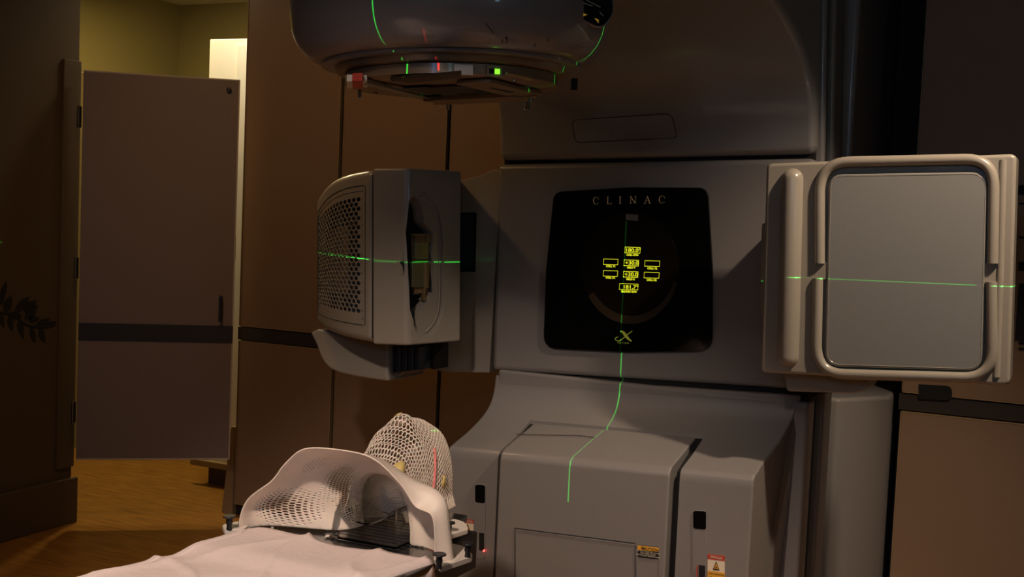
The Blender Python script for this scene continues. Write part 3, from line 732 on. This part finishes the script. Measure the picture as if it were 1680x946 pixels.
rp = [SP(684+5*math.cos(t)*.7+3, 346+11*math.sin(t), -.04) for t in [i*2*math.pi/14 for i in range(6)]]
tube('cable_loop', rp, .002, 'metal', src, n=6)
# front notch with small dark slot
ncl = [PP(x, y, lx((C_.x-.05, C_.y-.0, 0)), (0, 1, 0)) for x, y in ((647, 413), (662, 413), (662, 451), (647, 450))]
nt_ = prism('aiming_notch', ncl, (0, .01, 0), (0, -.004, 0), 'beige', src, bevel=.0015)
prism('notch_slot', [PP(x, y, ncl[0]+Vector((0, -.005, 0)), (0, 1, 0)) for x, y in ((657, 428), (663, 428), (663, 448), (660, 434), (657, 433))], (0, 0, 0), (0, -.001, 0), 'black', src, smooth=False)
n2 = [SP(x, y) for x, y in ((733, 417), (748, 417), (748, 452), (733, 452))]
prism('aiming_notch', n2, sn*-.01, sn*.003, 'beige', src, bevel=.0015)

# grille side shell
def top_z(t): return zt-.004-.070*t**2.2-.01*t
def bot_z(t): return zb+.004+.018*t**2+.012*t
V = []; Fs = []; K = 14
def plan(t):   # front line from B (0) to A (1), slightly bowed
    p = B_.lerp(A_, t); nb = Vector((-(A_-B_).y, (A_-B_).x)).normalized()
    if nb.y > 0: nb = -nb
    return p+nb*(.028*math.sin(math.pi*min(1, t)))
for i in range(K+1):
    t = i/K; p = plan(t)
    for q_ in ((p.x, p.y, bot_z(t)), (p.x, p.y, top_z(t)), (p.x, 3.74, top_z(t)), (p.x, 3.74, bot_z(t))): V.append(lx(q_))
for i in range(K):
    for j in range(4): Fs.append((i*4+j, i*4+(j+1) % 4, (i+1)*4+(j+1) % 4, (i+1)*4+j))
Fs += [(0, 1, 2, 3), (K*4+3, K*4+2, K*4+1, K*4)]
gs = from_data('grille_housing', V, Fs, 'beige', mc, bevel=.024, seg=4, ang=50); lab(gs, 'rounded outer housing with perforated side')
# cut window for the grille
def gp(t, s, off=0):
    p = plan(t); z = bot_z(t)+(top_z(t)-bot_z(t))*s; tn = (plan(min(1, t+.02))-plan(max(0, t-.02))).normalized(); nb = Vector((-tn.y, tn.x))
    if nb.y > 0: nb = -nb
    return lx((p.x+nb.x*off, p.y+nb.y*off, z))
t0, t1, s0, s1 = .115, .975, .125, .885
def gtop(t): return s1-.04*((t-t0)/(t1-t0))**2
V = []; Fs = []
for i in range(13):
    t = t0+(t1-t0)*i/12
    for s, o_ in ((s0, .06), (gtop(t), .06), (gtop(t), -.035), (s0, -.035)): V.append(gp(t, s, o_))
for i in range(12):
    for j in range(4): Fs.append((i*4+j, i*4+(j+1) % 4, (i+1)*4+(j+1) % 4, (i+1)*4+j))
Fs += [(0, 1, 2, 3), (51, 50, 49, 48)]
cut(gs, from_data('c', V, Fs, 'beige', smooth=False))
def GS(u, v):
    t = t0+(t1-t0)*(1-u); return gp(t, s0-.005+(gtop(t)+.01-s0)*v, -.003)
def gr(u, v):
    if u > .93 or v < .04 or v > .96 or u < .01: return 0
    return .80
gm = hexmesh('grille_mesh', GS, gr, 14, 28, 'beige', gs, thick=.003)
# inside
V = [gp(.1, .05, -.034), gp(.98, .05, -.034), gp(.98, .95, -.034), gp(.1, .95, -.034)]
from_data('grille_backing', V, [(0, 1, 2, 3)], 'black', gs, smooth=False)
for a0, a1, b0, b1 in ((.13, .42, .10, .90), (.42, .86, .70, .86), (.42, .86, .08, .26)):
    V = [gp(t, s, o_) for t in (a0, a1) for s in (b0, b1) for o_ in (-.0335, -.030)]
    from_data('inner_frame', V, [(0, 1, 3, 2), (4, 6, 7, 5), (0, 4, 5, 1), (2, 3, 7, 6), (0, 2, 6, 4), (1, 5, 7, 3)], 'blue_gap', gs, smooth=False)
gl = [gp(t, s, .0006) for t, s in [(t0-.03, .10), (t0-.03, .91)]+[(t0+(t1-t0)*i/8, gtop(t0+(t1-t0)*i/8)+.03) for i in range(9)]+[(t1-(t1-t0)*i/8, s0-.03) for i in range(9)]]
tube('grille_seam', gl, .0012, 'dark', gs, n=5, closed=True)
tube('housing_seam', [lx((B_.x-.0015, B_.y+.001, z)) for z in (zb+.02, IZ, zt-.02)], .0015, 'dark', gs, n=5)
# lower arm casing, bellows
lower = catmull([Vector((x, y, 0)) for x, y in ((508, 545), (518, 565), (528, 590), (545, 607), (580, 617), (638, 626))], 4)
lp = [(p.x, p.y) for p in lower]+[(636, 605), (636, 560), (520, 540)]
la = prism('lower_arm_cover', [PY(x, y, 3.50) for x, y in lp], (0, 0, 0), (0, .24, 0), 'beige', mc, bevel=.012)
prism('arm_core', [PY(x, y, 3.56) for x, y in ((632, 560), (664, 560), (662, 611), (638, 626))], (0, 0, 0), (0, .18, 0), 'beige', la, bevel=.004)
for i in range(5):
    x = 637+i*10.5; q_ = [PY(a, b, 3.53-.004*(i % 2)) for a, b in ((x, 568), (x+9.5, 568), (x+9, 612-i*1.2), (x, 613-i*1.2))]
    prism('bellows_fold', q_, (0, 0, 0), (0, .16, 0), 'blue_gap', la, bevel=.005)
prism('arm_joint', [PY(x, y, 3.60) for x, y in ((686, 560), (712, 560), (712, 606), (690, 598))], (0, 0, 0), (0, .1, 0), 'black', la, smooth=False)

# ---- flat panel detector (right arm)
YE = 3.42
def E(x, y, d=0): return PY(x, y, YE-d)
bx = rrect([(1257, 268), (1668, 252), (1657, 633), (1247, 611)], [10, 12, 12, 10], 4)
ep = prism('detector_panel', [E(x, y) for x, y in bx], (0, 0, 0), (0, .10, 0), 'shell', mc, bevel=.010, seg=4); lab(ep, 'beige flat panel housing on the right arm')
# recess for the plate and channel round it
cut(ep, prism('c', [E(x, y) for x, y in rrect([(1347, 266), (1626, 264), (1622, 612), (1341, 606)], [44, 44, 44, 44], 8)], (0, -.03, 0), (0, .014, 0), 'shell', smooth=False))
pp_ = rrect([(1361, 286), (1620, 282), (1611, 608), (1354, 600)], [22, 26, 26, 24], 7)
pt = prism('detector_plate', [E(x, y, .0) for x, y in pp_], (0, .016, 0), (0, -.004, 0), 'plate', ep, bevel=.003); lab(pt, 'grey matt detector face')
tube('plate_seam', [E(x, y, .004) for x, y in rrect([(1363.5, 289), (1617.5, 285), (1608.5, 605), (1356.5, 597)], [21, 25, 25, 23], 7)], .001, 'beige', pt, n=5, closed=True)
# raised round frame in two halves
fr = rrect([(1346, 266), (1631, 260), (1628, 620), (1339, 612)], 48, 9)
P0, P1 = [], []
m_ = len(fr)
# walk: corner 0 (top left), 1 (top right), 2, 3
upperp = [(1345, 432)]+[tuple(v) for v in fr[0:20]]+[(1629, 432)]
lowerp = [(1627, 462)]+[tuple(v) for v in fr[20:40]]+[(1342, 456)]
for pth in (upperp, lowerp):
    tube('raised_frame', [E(x, y, .0) for x, y in pth], .0145, 'shell', ep, n=14, flat=(0, 1, 0))
for br_ in (((1338, 430), (1363, 430), (1362, 458), (1337, 458)), ((1608, 430), (1640, 430), (1639, 464), (1607, 464))):
    prism('frame_bridge', [E(*q_) for q_ in br_], (0, .015, 0), (0, -.0006, 0), 'shell', ep, smooth=False)
# capsule shaped ridge at the left
pa, pb = E(1301, 276, -.004), E(1293, 602, -.004); Lr = (pb-pa).length; RR = .031; cp = []; rr = []
for d_ in [0]+[RR*(1-math.cos(i*math.pi/14)) for i in range(1, 8)]+[Lr/2]+[Lr-RR*(1-math.cos(i*math.pi/14)) for i in range(7, 0, -1)]+[Lr]:
    cp.append(pa.lerp(pb, d_/Lr)); m0 = min(d_, Lr-d_); rr.append(RR*math.sqrt(max(.01, 1-max(0, (RR-m0)/RR)**2)))
tube('ridge', cp, rr, 'shell', ep, n=28, flat=(0, 1, 0))
tube('edge_rib', [E(1646, 262, -.004), E(1641, 450, -.004), E(1635, 618, -.004)], .010, 'shell', ep, n=12)
# arm under the panel
ar = prism('arm_pad', [PY(x, y, 3.52) for x, y in rrect([(1285, 606), (1424, 606), (1426, 640), (1400, 645), (1290, 642)], [4, 4, 12, 12, 8], 4)], (0, 0, 0), (0, .15, 0), 'shell', ep, bevel=.008)
box('arm_link', (-.90, 3.52, 1.15), (-.45, 3.76, 1.42), 'shell', ep, T=G, bevel=.01)

# ================================================================ COUCH, BOARD, SHEET
ZC = .70
couch = root('treatment_couch', (-1.45, .9, 0), 'black treatment couch top carrying the sheet and mask board', 'treatment couch')
prism('couch_top', [(-1.675, 2.10, 0), (-1.925, .75, 0), (-1.925, -.1, 0), (-1.46, -.1, 0), (-1.455, .65, 0), (-1.215, 2.12, 0)], (0, 0, ZC-.055), (0, 0, ZC-.003), 'carbon', couch, bevel=.012)
box('pedestal', (-1.88, 0, .1), (-1.52, .7, ZC-.055), 'cover', couch, bevel=.03)
box('pedestal_base', (-2.05, -.2, 0), (-1.48, .9, .1), 'cover', couch, bevel=.02)
box('cross_rail', (-1.9, 1.0, ZC-.10), (-1.5, 1.06, ZC-.055), 'dark', couch, bevel=.004)

# mask board
board = root('mask_board', (-1.43, 2.4, ZC), 'glossy black positioning board at the head end of the couch, with white rim plates', 'positioning board')
bd = prism('board', [(-1.69, 2.02, 0), (-1.20, 2.02, 0), (-1.20, 2.24, 0), (-1.30, 2.34, 0), (-1.33, 2.56, 0), (-1.60, 2.56, 0), (-1.60, 2.34, 0), (-1.69, 2.24, 0)], (0, 0, ZC-.002), (0, 0, ZC+.014), 'carbon', board, bevel=.003)
ZBd = ZC+.0145
box('board_support', (-1.62, 2.14, ZC-.09), (-1.27, 2.5, ZC-.003), 'dark', board, bevel=.004)
box('foam_pad', (-1.235, 2.06, ZC-.09), (-1.205, 2.10, ZC-.004), 'cork', board, bevel=.003)
# ribbed pattern on the board: thin raised bars
for i in range(14):
    y = 2.20+i*.022; box('board_rib', (-1.49, y, ZBd), (-1.30, y+.006, ZBd+.0007), 'carbon', bd, smooth=False)

# white plates with clips (parts of near mask frame)
def plate(name, pts, par, z=ZBd, h=.011): return prism(name, pts, (0, 0, 0), (0, 0, h), 'white', par, bevel=.002)
def clip(px, py, z0, nm='black_clip', h=.026):
    b0 = PZ(px, py, z0); c_ = root('mask_clip', b0, '', 'clip')
    tube('stem', [b0, b0+Vector((0, 0, h*.35)), b0+Vector((0, 0, h*.55)), b0+Vector((0, 0, h))], [.0065, .0055, .0075, .006], 'dark', c_, n=12)
    tube('cap', [b0+Vector((0, 0, h)), b0+Vector((0, 0, h+.0015)), b0+Vector((0, 0, h+.0045))], [.010, .0145, .0135], 'dark', c_, n=18)
    return c_

# ---- near mask: shoulder and neck shell, open towards the feet
nm = root('shoulder_mask', (-1.45, 2.2, ZBd), 'near white thermoplastic mesh mask arching open over the board, shoulder shaped', 'immobilisation mask')
def px_rows():
    def row(L, ys): return [PY(x, y, yy) for (x, y), yy in zip(L, ys)]
    r0 = row([(387, 873), (404, 822), (446, 788), (468, 760), (500, 736), (560, 738), (612, 752), (655, 792), (680, 830), (707, 845), (713, 880), (712, 918)],
             [2.13, 2.13, 2.13, 2.13, 2.13, 2.13, 2.13, 2.14, 2.15, 2.15, 2.15, 2.15])
    r1 = row([(440, 862), (432, 828), (458, 800), (486, 770), (520, 748), (566, 744), (622, 752), (678, 786), (716, 804), (733, 828), (739, 875), (744, 917)],
             [2.19, 2.18, 2.18, 2.18, 2.18, 2.18, 2.18, 2.19, 2.19, 2.19, 2.19, 2.19])
    r2 = row([(552, 869), (538, 836), (540, 806), (548, 782), (566, 764), (590, 758), (630, 764), (668, 796), (692, 826), (700, 850), (704, 876), (708, 900)],
             [2.25]*12)
    r3 = row([(596, 861), (590, 836), (590, 812), (594, 792), (604, 780), (618, 776), (640, 782), (658, 804), (668, 830), (672, 850), (674, 872), (674, 893)],
             [2.32, 2.30, 2.30, 2.30, 2.29, 2.29, 2.28, 2.27, 2.26, 2.26, 2.26, 2.26])
    return r0, r1, r2, r3
rows = px_rows()
r4 = []
for i in range(12):
    a = math.pi*(1-i/11); r4.append(Vector((-1.425+.082*math.cos(a), 2.35, ZBd+.004+.135*math.sin(a)**.8 if 0 < i < 11 else ZBd+.004)))
r5 = []
for i in range(12):
    a = math.pi*(1-i/11); r5.append(Vector((-1.42+.07*math.cos(a), 2.385, ZBd+.004+.10*math.sin(a)**.8 if 0 < i < 11 else ZBd+.004)))
r6 = [Vector((-1.42+.035*math.cos(math.pi*(1-i/11)), 2.397, ZBd+.004+.03*math.sin(math.pi*i/11))) for i in range(12)]
rows = [catmull(r, 8) for r in list(rows)+[r4, r5, r6]]
def samp(L, t):
    x = t*(len(L)-1); i = min(len(L)-2, int(x)); return L[i].lerp(L[i+1], x-i)
def arcl(L, n=60):
    d = [0]
    for a, b in zip(L, L[1:]): d.append(d[-1]+(b-a).length)
    out = []; i = 0
    for k in range(n+1):
        t = d[-1]*k/n
        while i < len(L)-2 and d[i+1] < t: i += 1
        out.append(L[i].lerp(L[i+1], min(1, (t-d[i])/max(1e-9, d[i+1]-d[i]))))
    return out
def MA(u, v):
    P = [samp(r, u) for r in rows]; P = [2*P[0]-P[1]]+P+[2*P[-1]-P[-2]]
    x = v*(len(P)-3); i = min(len(P)-4, int(x)); t = x-i; a, b, c, d = P[i:i+4]
    q_ = .5*((2*b)+(c-a)*t+(2*a-5*b+4*c-d)*t*t+(3*b-a-3*c+d)*t**3)
    if q_.z < ZBd+.003: q_.z = ZBd+.003
    return q_
def blob(u, v, cu, cv, ru, rv): return math.exp(-(((u-cu)/ru)**2+((v-cv)/rv)**2))
def mr(u, v):
    v = v*6/5
    if v < .05: return 0
    r = .95*blob(u, v, .10, .26, .075, .10)+1.5*blob(u, v, .29, .44, .10, .065)+.85*blob(u, v, .12, .51, .13, .05)
    if v > .56: r = max(r, .72)
    r += .7*blob(u, v, .71, .28, .05, .09)+.7*blob(u, v, .88, .22, .06, .08)+.4*blob(u, v, .33, .25, .07, .05)
    return min(.86, r) if r > .2 else 0
hexmesh('mask_shell', MA, mr, 80, 66, 'mask', nm, thick=.0028)
# white base plates of the near mask
lp_ = [PZ(x, y, ZBd) for x, y in rrect([(364, 868), (388, 862), (412, 866), (398, 876), (368, 877)], 3, 3)]
plate('base_plate', lp_, nm)
rp_ = [PZ(x, y, ZBd) for x, y in rrect([(712, 922), (735, 898), (764, 904), (777, 920), (722, 939)], [3, 6, 8, 6, 3], 4)]
plate('base_plate', rp_, nm)
tube('plate_groove', [PZ(x, y, ZBd+.011) for x, y in ell(738, 914, 15, 6.5, 14, -70, 120)], .0012, 'mask', nm, n=6)
for x, y in ((447, 866), (553, 877)):
    p = PZ(x, y, ZBd); tube('rivet', [p, p+Vector((0, 0, .006))], .0035, 'white', nm, n=10)

# ---- far mask: head shell
fm = root('head_mask', (-1.40, 2.5, ZBd), 'far white head shaped mesh mask with yellow tape patches, standing behind the shoulder mask', 'immobilisation mask')
FC = Vector((-1.497, 2.53, ZBd))
prof_h = [(0, .10), (.10, .135), (.2, .165), (.28, .178), (.36, .198), (.42, .224), (.47, .229), (.53, .216), (.6, .214), (.7, .210), (.8, .195), (.9, .158), (.96, .09), (1, .02)]
prof_w = [(0, .075), (.15, .082), (.4, .092), (.6, .098), (.8, .094), (.92, .07), (1, .02)]
def lerp1(T, t):
    for (a, b), (c, d) in zip(T, T[1:]):
        if a <= t <= c:
            k = (t-a)/(c-a); k = k*k*(3-2*k); return b+(d-b)*k
    return T[-1][1]
_fc = {}
def FM(u, v):
    k = round(v, 4)
    if k not in _fc: _fc[k] = arcl([FM0(i/60, v) for i in range(61)])
    return samp(_fc[k], u)
def FM0(u, v):
    h = lerp1(prof_h, v); w_ = lerp1(prof_w, v); a = math.pi*(1-u); c_, s_ = math.cos(a), math.sin(a)
    nose = blob(u, v, .5, .445, .07, .07)
    hh = h-.035*nose*0
    base = .207 if .3 < v < .62 else h
    base = min(h, .200)
    x = w_*math.copysign(abs(c_)**.75, c_); z = base*abs(s_)**.62+(h-base)*math.exp(-((u-.5)/.085)**2)
    flare = .012*max(0, 1-z/.03)
    x += math.copysign(flare, c_)
    return FC+Vector((x, -.125+.255*v, z+.002))
def fr_(u, v):
    if v < .06 or u < .04 or u > .96: return 0
    r = .80-.35*blob(u, v, .72, .75, .10, .3)+.06*math.sin(u*21)*math.sin(v*17)
    return max(.35, min(.86, r))
hexmesh('mask_shell', FM, fr_, 46, 34, 'mask', fm, thick=.0024)
fp_ = [(FC.x+x, FC.y+y, ZBd) for x, y in ((-.13, -.14), (.13, -.14), (.155, -.10), (.155, .02), (.13, .06), (.10, -.12), (-.10, -.12), (-.13, -.05))]
plate('base_plate', [PZ(x, y, ZBd) for x, y in rrect([(728, 888), (724, 872), (742, 857), (762, 863), (769, 875)], [3, 4, 6, 5, 4], 4)], fm)
def patch(u0, v0, ru, rv, m, nm_='tape_patch'):
    V = []; pts = []
    for i in range(12):
        a = 2*math.pi*i/12; k = random.uniform(.8, 1.1); u, v = u0+ru*k*math.cos(a), v0+rv*k*math.sin(a)
        p = FM(u, v); cxx = FM(.5, .5)-Vector((0, 0, .12)); dr = (p-cxx).normalized(); pts.append(p+dr*.003)
    c0 = FM(u0, v0); dr = (c0-(FM(.5, .5)-Vector((0, 0, .12)))).normalized(); V = pts+[c0+dr*.0035]
    o = from_data(nm_, V, [(i, (i+1) % 12, 12) for i in range(12)], m, fm)
    s = o.modifiers.new('s', 'SOLIDIFY'); s.thickness = .0012
patch(.33, .50, .05, .05, 'tape'); patch(.37, .60, .04, .045, 'tape'); patch(.47, .47, .025, .03, 'tape'); patch(.65, .10, .04, .05, 'tape'); patch(.86, .60, .03, .035, 'tape')
# thin pink line down the side
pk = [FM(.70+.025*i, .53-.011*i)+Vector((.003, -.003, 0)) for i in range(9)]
tube('pink_line', pk, .0026, 'pink', fm, n=6)
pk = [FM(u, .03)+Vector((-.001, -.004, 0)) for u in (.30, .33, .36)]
tube('pink_line', pk, .0022, 'pink', fm, n=6)

# ---- clear acrylic headrest inside the near mask
hr = root('headrest', (-1.42, 2.3, ZBd), 'clear acrylic headrest standing inside the arch of the near mask', 'headrest')
hy0, hy1 = 2.205, 2.33
box('base', (-1.50, hy0, ZBd+.0013), (-1.315, hy1+.05, ZBd+.006), 'acrylic', hr, bevel=.001)
for xx in (-1.497, -1.322):
    box('side_plate', (xx, hy0+.005, ZBd+.006), (xx+.004, hy1, ZBd+.085), 'acrylic', hr, bevel=.001)
cr = []
for i in range(15):
    t = i/14; cr.append(Vector((-1.493+.175*t, 0, ZBd+.085-.045*math.sin(math.pi*t))))
V = [p+Vector((0, y, dz)) for y in (hy0+.01, hy1-.01) for dz in (0, .003) for p in cr]
Fs = []
for i in range(14):
    Fs += [(i, i+1, 30+i+1, 30+i), (15+i, 15+i+1, 45+i+1, 45+i), (i, i+1, 15+i+1, 15+i), (30+i, 30+i+1, 45+i+1, 45+i)]
from_data('cradle', V, Fs, 'acrylic', hr)

# ---- clips
c1 = clip(376, 868, ZBd+.011); c1['label'] = 'black push clip at the far corner of the near mask, beside the door opening'
c2 = clip(720, 932, ZBd+.011); c2['label'] = 'black push clip on the front tip of the near mask plate'
c3 = clip(767, 913, ZBd+.011); c3['label'] = 'black push clip under the laser warning label, at the plate corner'
c4 = clip(736, 872, ZBd+.011, h=.018); c4['label'] = 'black push clip on the plate of the far head mask'
for c_ in (c1, c2, c3, c4): c_['group'] = 'push clips on the mask plates'

# ---- cotton sheet
def sheet():
    nx, ny = 90, 150; V = []; Fs = []
    random.seed(3)
    fr1 = [(random.uniform(-9, 9), random.uniform(-7, 7), random.uniform(0, 6.28), random.uniform(.3, 1)) for _ in range(14)]
    far = [PZ(x, y, ZBd+.003) for x, y in ((394, 879), (412, 870), (440, 870), (500, 884), (560, 897), (620, 905), (680, 915), (712, 922))]
    far = catmull(far, 6)
    for j in range(ny+1):
        for i in range(nx+1):
            s, t = i/nx, j/ny; pf = samp(far, s)
            y = pf.y+(.6-pf.y)*t; x = pf.x-(.185-.03*s)*(pf.y-y)
            if t > 0: x += .006*math.sin(t*23)*(1 if s < .02 else 0)
            z = sum(a_*math.sin(fx*x*2.2+fy*y*2.6+ph) for fx, fy, ph, a_ in fr1)*.0011
            rd = abs(math.sin(11*(x+.55*y)+1.4*math.sin(7*y)+.8*math.sin(13*x)))
            z += .009*math.exp(-rd*6)+.007*math.exp(-abs(math.sin(8*(x*1.6-.5*y)+math.sin(6*x)))*9)
            kk = max(0, min(1, (y-1.93)/.08)); z = ZC+.004+(ZBd+.0005-ZC)*kk*kk*(3-2*kk)+max(-.002, z)+.003
            if s < .03 or s > .97:
                k = (.03-s)/.03 if s < .03 else (s-.97)/.03; z -= .05*k*k; x += (-1 if s < .03 else 1)*.008*k
            V.append((x, y, z))
    for j in range(ny):
        for i in range(nx): Fs.append((j*(nx+1)+i, j*(nx+1)+i+1, (j+1)*(nx+1)+i+1, (j+1)*(nx+1)+i))
    o = from_data('sheet', V, Fs, 'sheet', ang=180)
    s_ = o.modifiers.new('s', 'SOLIDIFY'); s_.thickness = .002; s_.offset = -1
    return tag(o, 'rumpled pinkish white cotton sheet spread over the couch in front of the mask', 'sheet')
sheet()
